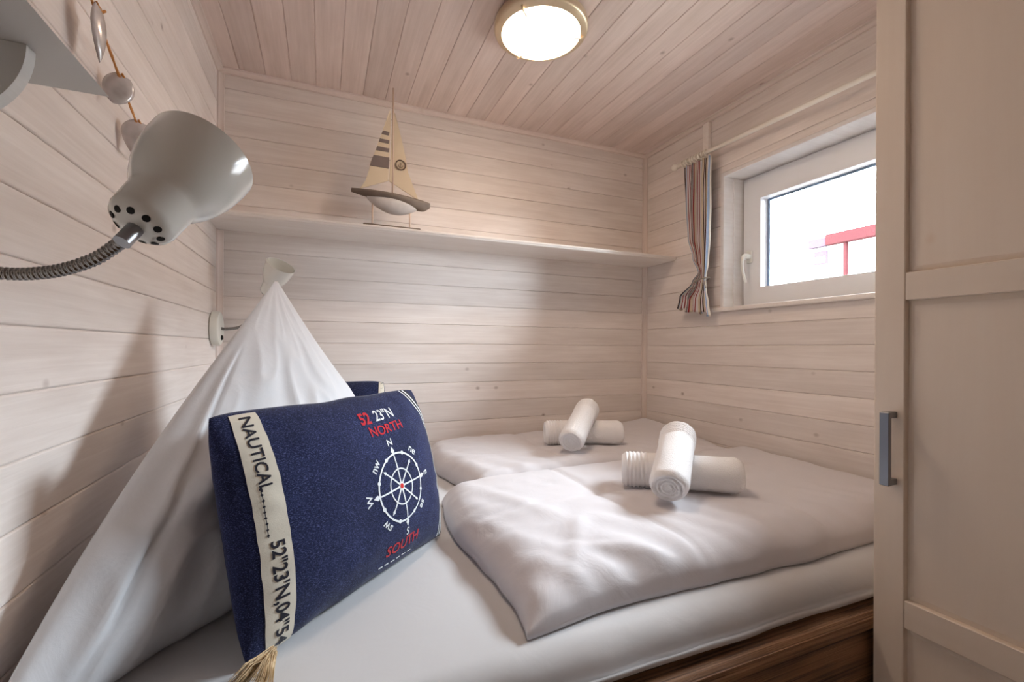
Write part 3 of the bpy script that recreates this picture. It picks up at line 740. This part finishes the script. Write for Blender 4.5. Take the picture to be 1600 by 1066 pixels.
# ------------------------------------------------------------------ duvets
def crease(x, y, ax, ay, bx, by, w, h):
    d = Vector((bx-ax, by-ay)); L = d.length; d /= L; p = Vector((x-ax, y-ay)); t = p.dot(d)
    if t < -0.05 or t > L+0.05: return 0
    s = p.x*d.y-p.y*d.x; f = sstep(-0.05, 0.05, t)*(1-sstep(L-0.05, L+0.05, t))
    return h*f*math.exp(-(s/w)**2)
def duvet(name, label, xl, y0, y1, top, edge_w, cre, seed, wy=(0.10, 0.03), sink=()):
    NXd, NYd = 150, 90; T, B = [], []
    for i in range(NXd+1):
        for j in range(NYd+1):
            a, b = i/NXd, j/NYd
            # denser rows at the rounded edges
            a = a*a*(3-2*a)*0.35+a*0.65; b = b*b*(3-2*b)*0.5+b*0.5
            y = y0(a)+(y1-y0(a))*b; x = xl(y)+(XR-0.006-xl(y))*a
            dl = (x-xl(y)); df = y-y0(a); db = y1-y; dr = XR-0.006-x
            e = 1.0
            for dd, ww in ((dl, edge_w), (df, wy[0]), (db, wy[1]), (dr, 0.03)):
                q = max(0.0, min(1, dd/ww)); e *= math.sqrt(max(0, 1-(1-q)**2))
            zt = top(x, y)
            wr_ = 0.0045*nz(x*7+seed, y*3.0)+0.004*nz(x*4, y*13+seed)+0.0035*nz(x*16+y*9, y*5-x*4+seed)*(0.4+0.9*math.exp(-dl/0.35))+0.0035*(1-abs(nz(x*9+y*4+seed, y*9-x*3)))*e
            # gathers at the open ends
            g = math.exp(-dl/0.10)*0.007*nz(y*26+seed, x*3)+math.exp(-df/0.16)*0.013*nz(x*17+y*6+seed, y*4)
            for c in cre: wr_ += crease(x, y, *c)
            base = MT+0.004
            z = base+0.010+(zt+wr_+g-base-0.010)*e
            for (sx0, sy0, sx1, sy1, sr, sd, sz) in sink:
                d = Vector((sx1-sx0, sy1-sy0)); L = d.length; d /= L; p = Vector((x-sx0, y-sy0)); t = max(0, min(L, p.dot(d))); r = (p-d*t).length
                z -= sd*math.exp(-(r/sr)**2)
                if r < 0.060: z = min(z, sz-math.sqrt(max(0, 0.060**2-r*r))-0.0015)
            ox = -0.010*(1-e)*nz(y*12+seed, 1.0)-0.0; oy = -0.008*(1-e)*nz(x*9+seed, 4)
            T.append((x+ox, y+oy, max(z, base+0.001))); B.append((x+ox, y+oy, base+0.006*(1-e)*0))
    V = T+B; off = len(T); F = []; w = NYd+1
    for i in range(NXd):
        for j in range(NYd):
            a = i*w+j; F.append((a, a+1, a+w+1, a+w)); F.append((off+a, off+a+w, off+a+w+1, off+a+1))
    for i in range(NXd):
        for j in (0, NYd): a = i*w+j; F.append((a, a+w, off+a+w, off+a))
    for j in range(NYd):
        for i in (0, NXd): a = i*w+j; F.append((a, a+1, off+a+1, off+a))
    o = link(name, pyd(V, F, name), M['duvet']); tag(o, label, 'duvet', 'duvets on the bed'); return o
T1 = ((1.30, -0.305), (1.625, -0.425)); T2 = ((1.262, -0.925), (1.545, -1.125))
top_far = lambda x, y: 0.726+0.030*sstep(1.75, 2.08, x)*sstep(-0.45, -0.03, y)-0.018*sstep(1.6, 2.0, x)*sstep(-0.35, -0.65, y)-0.016*math.exp(-max(0, x-0.84)/0.14)
top_near = lambda x, y: 0.722+0.006*sstep(-1.2, -0.75, y)-0.020*math.exp(-max(0, x-0.74)/0.14)
duvet('duvet', 'white duvet beside the shelf wall under the farther towels', lambda y: 0.84+0.035*math.sin(y*6)+0.05*y*-0.3, lambda a: -0.654, -0.006, top_far, 0.08,
      [(0.95, -0.15, 1.9, -0.20, 0.02, -0.006), (1.25, -0.6, 1.27, -0.02, 0.016, -0.005), (0.85, -0.4, 1.3, -0.45, 0.03, 0.006)], 1.7, wy=(0.05, 0.04), sink=[(*T1[0], *T1[1], 0.06, 0.006, 0.722+0.0525)])
duvet('duvet', 'white duvet with a loose corner nearest the camera', lambda y: 0.745+0.050*(y+0.66)+0.020*math.sin((y+0.7)*8), lambda a: -1.398+0.020*sstep(0.0, 0.15, a)+0.006*math.sin(a*9), -0.668, top_near, 0.09,
      [(0.80, -0.70, 1.05, -1.36, 0.030, 0.005), (0.78, -1.0, 1.9, -0.90, 0.014, -0.006), (1.13, -0.68, 1.16, -1.39, 0.012, -0.007), (1.55, -0.68, 1.57, -1.38, 0.016, -0.004), (0.9, -1.25, 1.12, -1.38, 0.02, 0.008), (0.85, -1.33, 1.0, -1.1, 0.02, 0.005)], 5.3,
      wy=(0.10, 0.035), sink=[(*T2[0], *T2[1], 0.06, 0.006, 0.719+0.0525)])

# ------------------------------------------------------------------ towels
def towel(name, label, p0, p1, r, ribs_at_start, carve=None, group='rolled towels on the bed'):
    p0, p1 = Vector(p0), Vector(p1); d, u, v = ortho(p1-p0); L = (p1-p0).length
    if v.z < 0: u, v = -u, -v
    NA, NL = 56, 110; V, F = [], []
    ts = []
    rings = []
    for i in range(NL+1):
        t = i/NL; s = t*L
        e = min(s, L-s); rad = r*(1-0.20*max(0, 1-e/0.022)**2)
        q = s if ribs_at_start else L-s
        if 0.010 < q < 0.075: rad += 0.0028*math.sin((q-0.010)/0.0118*2*PI)
        ring_ = []
        for k in range(NA):
            a = 2*PI*k/NA; ra = rad*(1+0.035*math.sin(2*a+1)+0.03*nz(math.cos(a)*2+p0.x*9, math.sin(a)*2, s*9))
            # the loose end of the cloth shows as a step along the roll
            ra += 0.0022*(1-((a-0.9) % (2*PI))/(2*PI))
            P = p0+d*s+(u*math.cos(a)+v*math.sin(a)*0.97)*ra
            if carve:
                c0, c1, cr_ = carve; cd = (c1-c0).normalized(); w = P-c0; tt = w.dot(cd)
                if 0 < tt < (c1-c0).length:
                    near = w-cd*tt; hor = near - cd*near.dot(cd)
                    if near.length < cr_+0.0015:
                        # lower the cloth until it lies under the upper roll
                        side = Vector((cd.y, -cd.x, 0)).normalized(); lat = near.dot(side)
                        up = cd.cross(side).normalized(); up = up if up.z > 0 else -up
                        low = -math.sqrt(max(0, (cr_+0.0015)**2-lat*lat)); P = P+up*(low-near.dot(up))
            ring_.append(P)
        rings.append(ring_)
    # spiral ends: concentric steps inwards
    def endcap(base, sgn):
        c = sum(base, Vector())/len(base); out = []
        for f, dep in ((0.86, -0.004), (0.80, -0.009), (0.74, -0.002), (0.62, -0.002), (0.56, -0.010), (0.50, -0.003), (0.38, -0.003), (0.32, -0.011), (0.26, -0.004), (0.12, -0.006)):
            rr_ = []
            for k, P in enumerate(base):
                g = f+0.10*(k/len(base)-0.5)
                rr_.append(c+(P-c)*g+d*sgn*(-dep)*(-1))
            out.append(rr_)
        return out
    allr = endcap(rings[0], -1)[::-1]+rings+endcap(rings[-1], 1)
    for rg in allr: V += rg
    for i in range(len(allr)-1):
        for k in range(NA): F.append((i*NA+k, i*NA+(k+1) % NA, (i+1)*NA+(k+1) % NA, (i+1)*NA+k))
    F += [tuple(range(NA))[::-1], tuple((len(allr)-1)*NA+k for k in range(NA))]
    o = link(name, pyd(V, F, name), M['terry']); tag(o, label, 'towel', group); return o
RT = 0.050
def pair(gr, L0, L1, zb, P0, P1, far):
    c0, c1 = Vector(P0), Vector(P1)
    towel('rolled_towel', 'rolled white towel lying flat under the crossed one, '+far, (*L0, zb+0.0525), (*L1, zb+0.0525), 0.0535, True, (c0, c1, RT*1.085), 'rolled towels on the bed')
    towel('rolled_towel', 'rolled white towel resting on top of another, '+far, c1, c0, RT, True, None, 'rolled towels on the bed')
pair('a', T1[0], T1[1], 0.722, (1.294, -0.548, 0.778), (1.512, -0.330, 0.880), 'farther pair by the wall')
pair('b', T2[0], T2[1], 0.719, (1.243, -1.155, 0.776), (1.458, -0.960, 0.876), 'nearer pair on the bed')

# ------------------------------------------------------------------ denim cushions
class Cushion:
    def __init__(s, Wd, H, T, seed): s.W, s.H, s.T, s.seed = Wd, H, T, seed
    def S(s, u, v, side=1, off=0.0):
        def base(u, v):
            x = s.W/2*u*(1-0.020*(1-v*v)*(-0.4 if u > 0 else 0.6)-0.030*abs(v)**7) ; y = s.H/2*v*(1-0.035*(1-u*u)-(0.045 if v > 0 else 0.0)*abs(u)**9) - 0.006*nz(u*3+s.seed, v*2)*(1-abs(u))
            e = max(0, 1-abs(u)**3.0)**0.55*max(0, 1-abs(v)**2.4)**0.60
            z = s.T/2*e + 0.006*nz(u*2.5+s.seed, v*2.5, 1)*e + 0.004*nz(u*7, v*7+s.seed)*e*(1-e)*3
            return Vector((x, y, side*z))
        P = base(u, v)
        if off:
            h = 0.004; uc, vc = max(-0.99, min(0.99, u)), max(-0.985, min(0.985, v))
            n = (base(uc+h, vc)-base(uc-h, vc)).cross(base(uc, vc+h)-base(uc, vc-h)).normalized()
            P = P+n*off*side
        return P
    def mesh(s, nu=70, nv=54):
        V, F = [], []
        sp = lambda t: math.sin((-1+2*t)*PI/2)*0.55+(-1+2*t)*0.45
        for side in (1, -1):
            for i in range(nv+1):
                for j in range(nu+1): V.append(s.S(sp(j/nu), sp(i/nv), side))
        w = nu+1; off = (nu+1)*(nv+1)
        for i in range(nv):
            for j in range(nu):
                a = i*w+j; F.append((a, a+1, a+w+1, a+w)); F.append((off+a, off+a+w, off+a+w+1, off+a+1))
        bm = bmesh.new(); vs = [bm.verts.new(v) for v in V]
        for f in F: bm.faces.new([vs[i] for i in f])
        bmesh.ops.remove_doubles(bm, verts=bm.verts, dist=0.00005)
        return mesh_from(bm, 'cushion', 179)
    def patch(s, u0, u1, v0, v1, nu=8, nv=50, off=0.0012, skew=0.0):
        V, F = [], []
        for i in range(nv+1):
            for j in range(nu+1): vv = v0+(v1-v0)*i/nv; V.append(s.S(u0+(u1-u0)*j/nu-skew*sstep(0.45, 1.0, vv), vv, 1, off))
        for i in range(nv):
            for j in range(nu): a = i*(nu+1)+j; F.append((a, a+1, a+nu+2, a+nu+1))
        return pyd(V, F, 'patch')
    def wrap(s, me, off):
        """lay a flat mesh (metres on the cushion face, origin at its centre) onto the bulging face"""
        bm = bmesh.new(); bm.from_mesh(me)
        bmesh.ops.triangulate(bm, faces=bm.faces)
        for _ in range(3):
            es = [e for e in bm.edges if e.calc_length() > 0.008]
            if not es: break
            bmesh.ops.subdivide_edges(bm, edges=es, cuts=1); bmesh.ops.triangulate(bm, faces=bm.faces)
        for v in bm.verts: v.co = s.S(max(-1, min(1, v.co.x/(s.W/2))), max(-1, min(1, v.co.y/(s.H/2))), 1, off)
        out = bpy.data.meshes.new('print'); bm.to_mesh(out); bm.free()
        for p in out.polygons: p.use_smooth = True
        return out
def text_flat(txt, size, cx, cy, rot=0.0, sx=1.0, align='CENTER', bold=0.0):
    cu_ = bpy.data.curves.new('t', 'FONT'); cu_.body = txt; cu_.size = size; cu_.align_x = align; cu_.align_y = 'CENTER'; cu_.offset = bold; cu_.resolution_u = 3
    ob = bpy.data.objects.new('t', cu_); me = bpy.data.meshes.new_from_object(ob)
    ca, sa = math.cos(rot), math.sin(rot)
    for v in me.vertices:
        x, y = v.co.x*sx, v.co.y; v.co = (cx+x*ca-y*sa, cy+x*sa+y*ca, 0)
    bpy.data.objects.remove(ob); bpy.data.curves.remove(cu_)
    return me
def join_flat(ms):
    bm = bmesh.new()
    for m_ in ms: bm.from_mesh(m_)
    me = bpy.data.meshes.new('flat'); bm.to_mesh(me); bm.free(); return me
def poly_flat(polys):
    bm = bmesh.new()
    for p in polys: bm.faces.new([bm.verts.new((x, y, 0)) for x, y in p])
    me = bpy.data.meshes.new('flat'); bm.to_mesh(me); bm.free(); return me
def ring_polys(cx, cy, r0_, r1_, n=48):
    o = []
    for k in range(n):
        a, b = 2*PI*k/n, 2*PI*(k+1)/n
        o.append([(cx+r0_*math.cos(a), cy+r0_*math.sin(a)), (cx+r1_*math.cos(a), cy+r1_*math.sin(a)), (cx+r1_*math.cos(b), cy+r1_*math.sin(b)), (cx+r0_*math.cos(b), cy+r0_*math.sin(b))])
    return o
def disc_poly(cx, cy, r, n=14): return [(cx+r*math.cos(2*PI*k/n), cy+r*math.sin(2*PI*k/n)) for k in range(n)]
def pol(cx, cy, r, a): return (cx+r*math.cos(a), cy+r*math.sin(a))

C1 = Cushion(0.575, 0.408, 0.150, 2.0)
def make_cushion(C, label, mat4, strip_u=(-0.90, -0.735)):
    root = link('denim_cushion', C.mesh(), M['denim'], None, mat4); tag(root, label, 'cushion', 'blue denim cushions')
    def add(name, me, mat): return link(name, me, M[mat], root, mat4)
    sp = add('woven_strip', C.patch(strip_u[0], strip_u[1], -0.985, 0.965), 'strip')
    sc_ = (strip_u[0]+strip_u[1])/2*C.W/2
    rot = -PI/2
    txt = join_flat([text_flat('NAUTICAL', 0.0270, sc_-0.001, 0.124, rot, 1.02, bold=0.0004), text_flat('52"23\'N,04"54', 0.030, sc_+0.001, -0.112, rot, 0.96, bold=0.0006)])
    dots = [disc_poly(sc_-0.009, 0.062-0.0098*k, 0.0021, 8) for k in range(9)]
    txt2 = join_flat([txt, poly_flat(dots), poly_flat([[(sc_-0.0096, 0.064), (sc_-0.0084, 0.064), (sc_-0.0084, -0.02), (sc_-0.0096, -0.02)]])])
    link('lettering', C.wrap(txt2, 0.0022), M['strip_ink'], sp, mat4)
    # right end band: white, black stripes
    for u0, u1, mt in ((0.880, 0.896, 'white_thread'), (0.896, 0.930, 'band_black'), (0.930, 0.952, 'white_thread'), (0.952, 0.992, 'band_black')):
        add('edge_band', C.patch(u0, u1, -0.97, 0.985, 3, 40, skew=0.13), mt)
    # compass
    cx, cy, R = 0.074, -0.024, 0.076
    pl = ring_polys(cx, cy, R-0.0021, R+0.0021)+ring_polys(cx, cy, 0.039-0.0016, 0.039+0.0016)
    tilt = math.radians(4)
    for k in range(8):
        a = PI/2+tilt-k*PI/4; main = k % 2 == 0; r_end = R+0.004 if main else R*0.86
        w_ = 0.0020; tx, ty = math.cos(a+PI/2), math.sin(a+PI/2)
        x0, y0 = pol(cx, cy, 0.006, a); x1, y1 = pol(cx, cy, r_end, a)
        pl.append([(x0-tx*w_, y0-ty*w_), (x1-tx*w_*0.8, y1-ty*w_*0.8), (x1+tx*w_*0.8, y1+ty*w_*0.8), (x0+tx*w_, y0+ty*w_)])
        ds = 0.0075 if main else 0.005
        xm, ym = pol(cx, cy, r_end+ds*0.4, a); xt, yt = pol(cx, cy, r_end+ds*2.0, a)
        if not main: xm, ym = pol(cx, cy, r_end-ds*0.6, a); xt, yt = pol(cx, cy, r_end+ds, a)
        xb_, yb2 = pol(cx, cy, r_end-ds*0.9 if main else r_end-ds*1.8, a)
        pl.append([(xb_, yb2), (xm+tx*ds*0.8, ym+ty*ds*0.8), (xt, yt), (xm-tx*ds*0.8, ym-ty*ds*0.8)])
        # star rays
        xs, ys = pol(cx, cy, 0.017, a); ax_, ay_ = pol(cx, cy, 0.008, a+PI/8); bx_, by_ = pol(cx, cy, 0.008, a-PI/8)
        pl.append([(cx, cy), (bx_, by_), (xs, ys), (ax_, ay_)])
        x2, y2 = pol(cx, cy, R, a+PI/8); pl.append(disc_poly(x2, y2, 0.0047))
    add('compass_print', C.wrap(poly_flat(pl), 0.0010), 'white_thread')
    add('compass_dot', C.wrap(poly_flat([disc_poly(cx, cy, 0.0058)]), 0.0018), 'red_dot')
    lt = []
    for k, t in enumerate(('N', 'ne', 'E', 'se', 'S', 'sw', 'W', 'nw')):
        a = PI/2+tilt-k*PI/4; rr_ = R+(0.029 if k % 2 == 0 else 0.019)
        x_, y_ = pol(cx, cy, rr_, a); lt.append(text_flat(t, 0.024 if k % 2 == 0 else 0.026, x_, y_, a-PI/2, 1.0, bold=0.0004))
    lt.append(text_flat('23"N', 0.034, cx+0.010, 0.147, 0.02, 0.95, bold=0.0004))
    for m_ in lt: add('white_lettering', C.wrap(m_, 0.0010), 'white_thread')
    rt = [text_flat('52', 0.036, cx-0.056, 0.144, 0.02, 0.95, bold=0.0012), text_flat('NORTH', 0.030, cx-0.002, 0.114, 0.02, 1.1, bold=0.0005), text_flat('SOUTH', 0.032, cx+0.000, -0.155, 0.02, 1.1, bold=0.0005)]
    for m_ in rt: add('red_lettering', C.wrap(m_, 0.0010), 'red_thread')
    dash = [[(cx-0.075+k*0.02, -0.183), (cx-0.062+k*0.02, -0.183), (cx-0.062+k*0.02, -0.1805), (cx-0.075+k*0.02, -0.1805)] for k in range(6)]
    add('stitches', C.wrap(poly_flat(dash), 0.0012), 'white_thread')
    return root
def frame(ex, tilt, centre):
    ex = Vector(ex).normalized(); n0 = Vector((ex.y, -ex.x, 0)); ey = Vector((0, 0, 1))*math.cos(tilt)-n0*math.sin(tilt); ez = ex.cross(ey); c = Vector(centre)
    return Matrix(((ex.x, ey.x, ez.x, c.x), (ex.y, ey.y, ez.y, c.y), (ex.z, ey.z, ez.z, c.z), (0, 0, 0, 1)))
t1 = math.radians(14); ex1 = Vector((math.cos(0.765), math.sin(0.765), 0)); n1 = Vector((ex1.y, -ex1.x, 0))
base1 = Vector((0.483, -1.098, MT+0.005)); c1 = base1+(Vector((0, 0, 1))*math.cos(t1)-n1*math.sin(t1))*0.202
F1 = frame(ex1, t1, c1)
make_cushion(C1, 'blue denim cushion with compass print leaning on the white pillow', F1)
# ------------------------------------------------------------------ white peaked pillow
Q0, Q1, AP = Vector((0.024, -1.415, 0.672)), Vector((0.600, -0.705, 0.675)), Vector((0.275, -0.765, 1.322))
half = (Q1-Q0)/2; mid = (Q0+Q1)/2; dB = half.normalized(); hl = half.length
upv = (AP-mid); upv = upv-dB*upv.dot(dB); nF = upv.cross(dB).normalized()
if nF.y > 0: nF = -nF
NU, NV = 90, 90
F1i = F1.inverted()
def pil(side):
    out = []
    for i in range(NV+1):
        s = i/NV
        f = (1-s)+0.045*math.sin(PI*s)+0.012
        for j in range(NU+1):
            w = -1+2*j/NU; w = math.sin(w*PI/2)*0.5+w*0.5
            c = mid.lerp(AP, s)
            lft = 0.05*(1-s) if w < 0 else 0.10*sstep(0.9, 0.3, s)
            P = c+half*(w*(f+(lft*math.sin(PI*s)*abs(w))))
            P = P-nF*0.085*(1-w**4)*max(0, 1-s/0.45)**1.5
            # belly
            body = (max(0, 1-abs(w)**2.2))**0.62
            vert = (max(0, 1-s))**1.15*(1-(1-min(1, s/0.34))**2)**0.5
            th = 0.150*body*vert
            # sag at the bottom edge
            P.z -= 0.030*(1-min(1, s/0.12))**2*(1-w*w*0.5)
            wr_ = 0.0
            edge = body*min(1, vert*1.6)*(1-0.75*s)
            wr_ += 0.034*nz(w*3.4+3, s*3.2)*edge
            wr_ += 0.012*nz(w*5+2.0*s, s*3.4+9)*edge*sstep(0.1, 0.5, s)
            wr_ += 0.026*(1-abs(nz(w*3.0+s*4, s*3.4-w*2)))**3*edge
            # seam along the near edge and the fold of the case
            wr_ += (-0.008*math.exp(-((w+0.80)/0.016)**2)+0.006*math.exp(-((w+0.85)/0.03)**2))*sstep(0.02, 0.1, s)*sstep(0.75, 0.6, s)
            wr_ += 0.026*math.exp(-((s-0.30-0.35*(w+0.8))/0.040)**2)*math.exp(-((w+0.62)/0.18)**2)
            wr_ += 0.022*math.exp(-((s-0.16+0.30*(w+0.2))/0.035)**2)*math.exp(-((w+0.25)/0.22)**2)
            wr_ += -0.010*math.exp(-((s-0.62)/0.010)**2)*math.exp(-((w+0.55)/0.35)**2)*edge
            P = P+nF*side*(th+(wr_ if side > 0 else wr_*0.4)*1.0)
            # the pillow gives way where the cushion leans on it
            q = F1i @ P; uu_, vv_ = q.x/(C1.W/2), q.y/(C1.H/2)
            if abs(uu_) < 1.06 and abs(vv_) < 1.06:
                lim = C1.S(max(-1, min(1, uu_)), max(-1, min(1, vv_)), -1).z-0.004-(0.004 if side < 0 else 0)
                if q.z > lim: q.z = lim; P = F1 @ q
            P.x = max(P.x, 0.006)
            P.z = max(P.z, MT+0.004)
            out.append(P)
    return out
A, B = pil(1), pil(-1); w = NU+1; off = len(A); F = []
for i in range(NV):
    for j in range(NU):
        a = i*w+j; F.append((a, a+1, a+w+1, a+w)); F.append((off+a, off+a+w, off+a+w+1, off+a+1))
for i in range(NV):
    for j in (0, NU): a = i*w+j; F.append((a, a+w, off+a+w, off+a))
for j in range(NU):
    for i in (0, NV): a = i*w+j; F.append((a, a+1, off+a+1, off+a))
po = link('pillow', pyd(A+B, F, 'pillow'), M['pillow']); tag(po, 'large white pillow pulled up to a peak behind the blue cushion', 'pillow')

# the second cushion stands behind the pillow, its strip at the far side
C2 = Cushion(0.50, 0.40, 0.13, 9.0)
ex2 = Vector((0.92, -0.39, 0)).normalized(); n2 = Vector((ex2.y, -ex2.x, 0)); t2 = math.radians(16)
c2 = Vector((0.598, -0.440, 1.032))-ex2*0.25-(Vector((0, 0, 1))*math.cos(t2)-n2*math.sin(t2))*0.20
m2 = frame(ex2, t2, c2)
q2 = link('denim_cushion', C2.mesh(50, 40), M['denim'], None, m2); tag(q2, 'second blue denim cushion mostly hidden behind the white pillow', 'cushion', 'blue denim cushions')
sp2 = link('woven_strip', C2.patch(0.93, 0.995, -0.97, 0.985, 4, 40), M['strip'], q2, m2)
link('lettering', C2.wrap(poly_flat([[(0.2375, y), (0.2385, y), (0.2455, y+0.004), (0.2455, y+0.006)] for y in [0.19-0.018*k for k in range(18)]]), 0.002), M['strip_ink'], sp2, m2)

# ------------------------------------------------------------------ dried grass tassel at the cushion's lower corner
ta = empty('dried_grass_tassel', (0.33, -1.36, MT+0.01), 'tuft of dry straw-coloured grass at the cushion corner', 'tassel')
for g in range(2):
    bmv, bmf = [], []
    for k in range(70):
        p0 = Vector((0.319, -1.302, MT+0.022))+Vector((random.uniform(-.005, .005), random.uniform(-.005, .005), random.uniform(-.004, .010)))
        dr = Vector((-0.012, -0.075, -0.008)) if g == 0 else Vector((-0.055, -0.062, -0.010))
        p1 = p0+dr*random.uniform(0.7, 1.2)+Vector((random.gauss(0, .008), random.gauss(0, .008), random.gauss(0, .006)))
        p1.z = max(p1.z, MT+0.005); pm = p0.lerp(p1, 0.5)+Vector((0, 0, 0.006+random.gauss(0, .003)))
        b0 = len(bmv); pts = [p0, pm, p1]; rad = [0.0016, 0.0014, 0.0003]
        for p_, r_ in zip(pts, rad):
            for a in range(3): bmv.append(p_+Vector((math.cos(a*2.1)*r_, math.sin(a*2.1)*r_, math.sin(a*2.1+1)*r_)))
        for s_ in range(2):
            for a in range(3): bmf.append((b0+s_*3+a, b0+s_*3+(a+1) % 3, b0+s_*3+3+(a+1) % 3, b0+s_*3+3+a))
    link('plume', pyd(bmv, bmf, 'plume'), M['tassel'], ta)['kind'] = 'stuff'
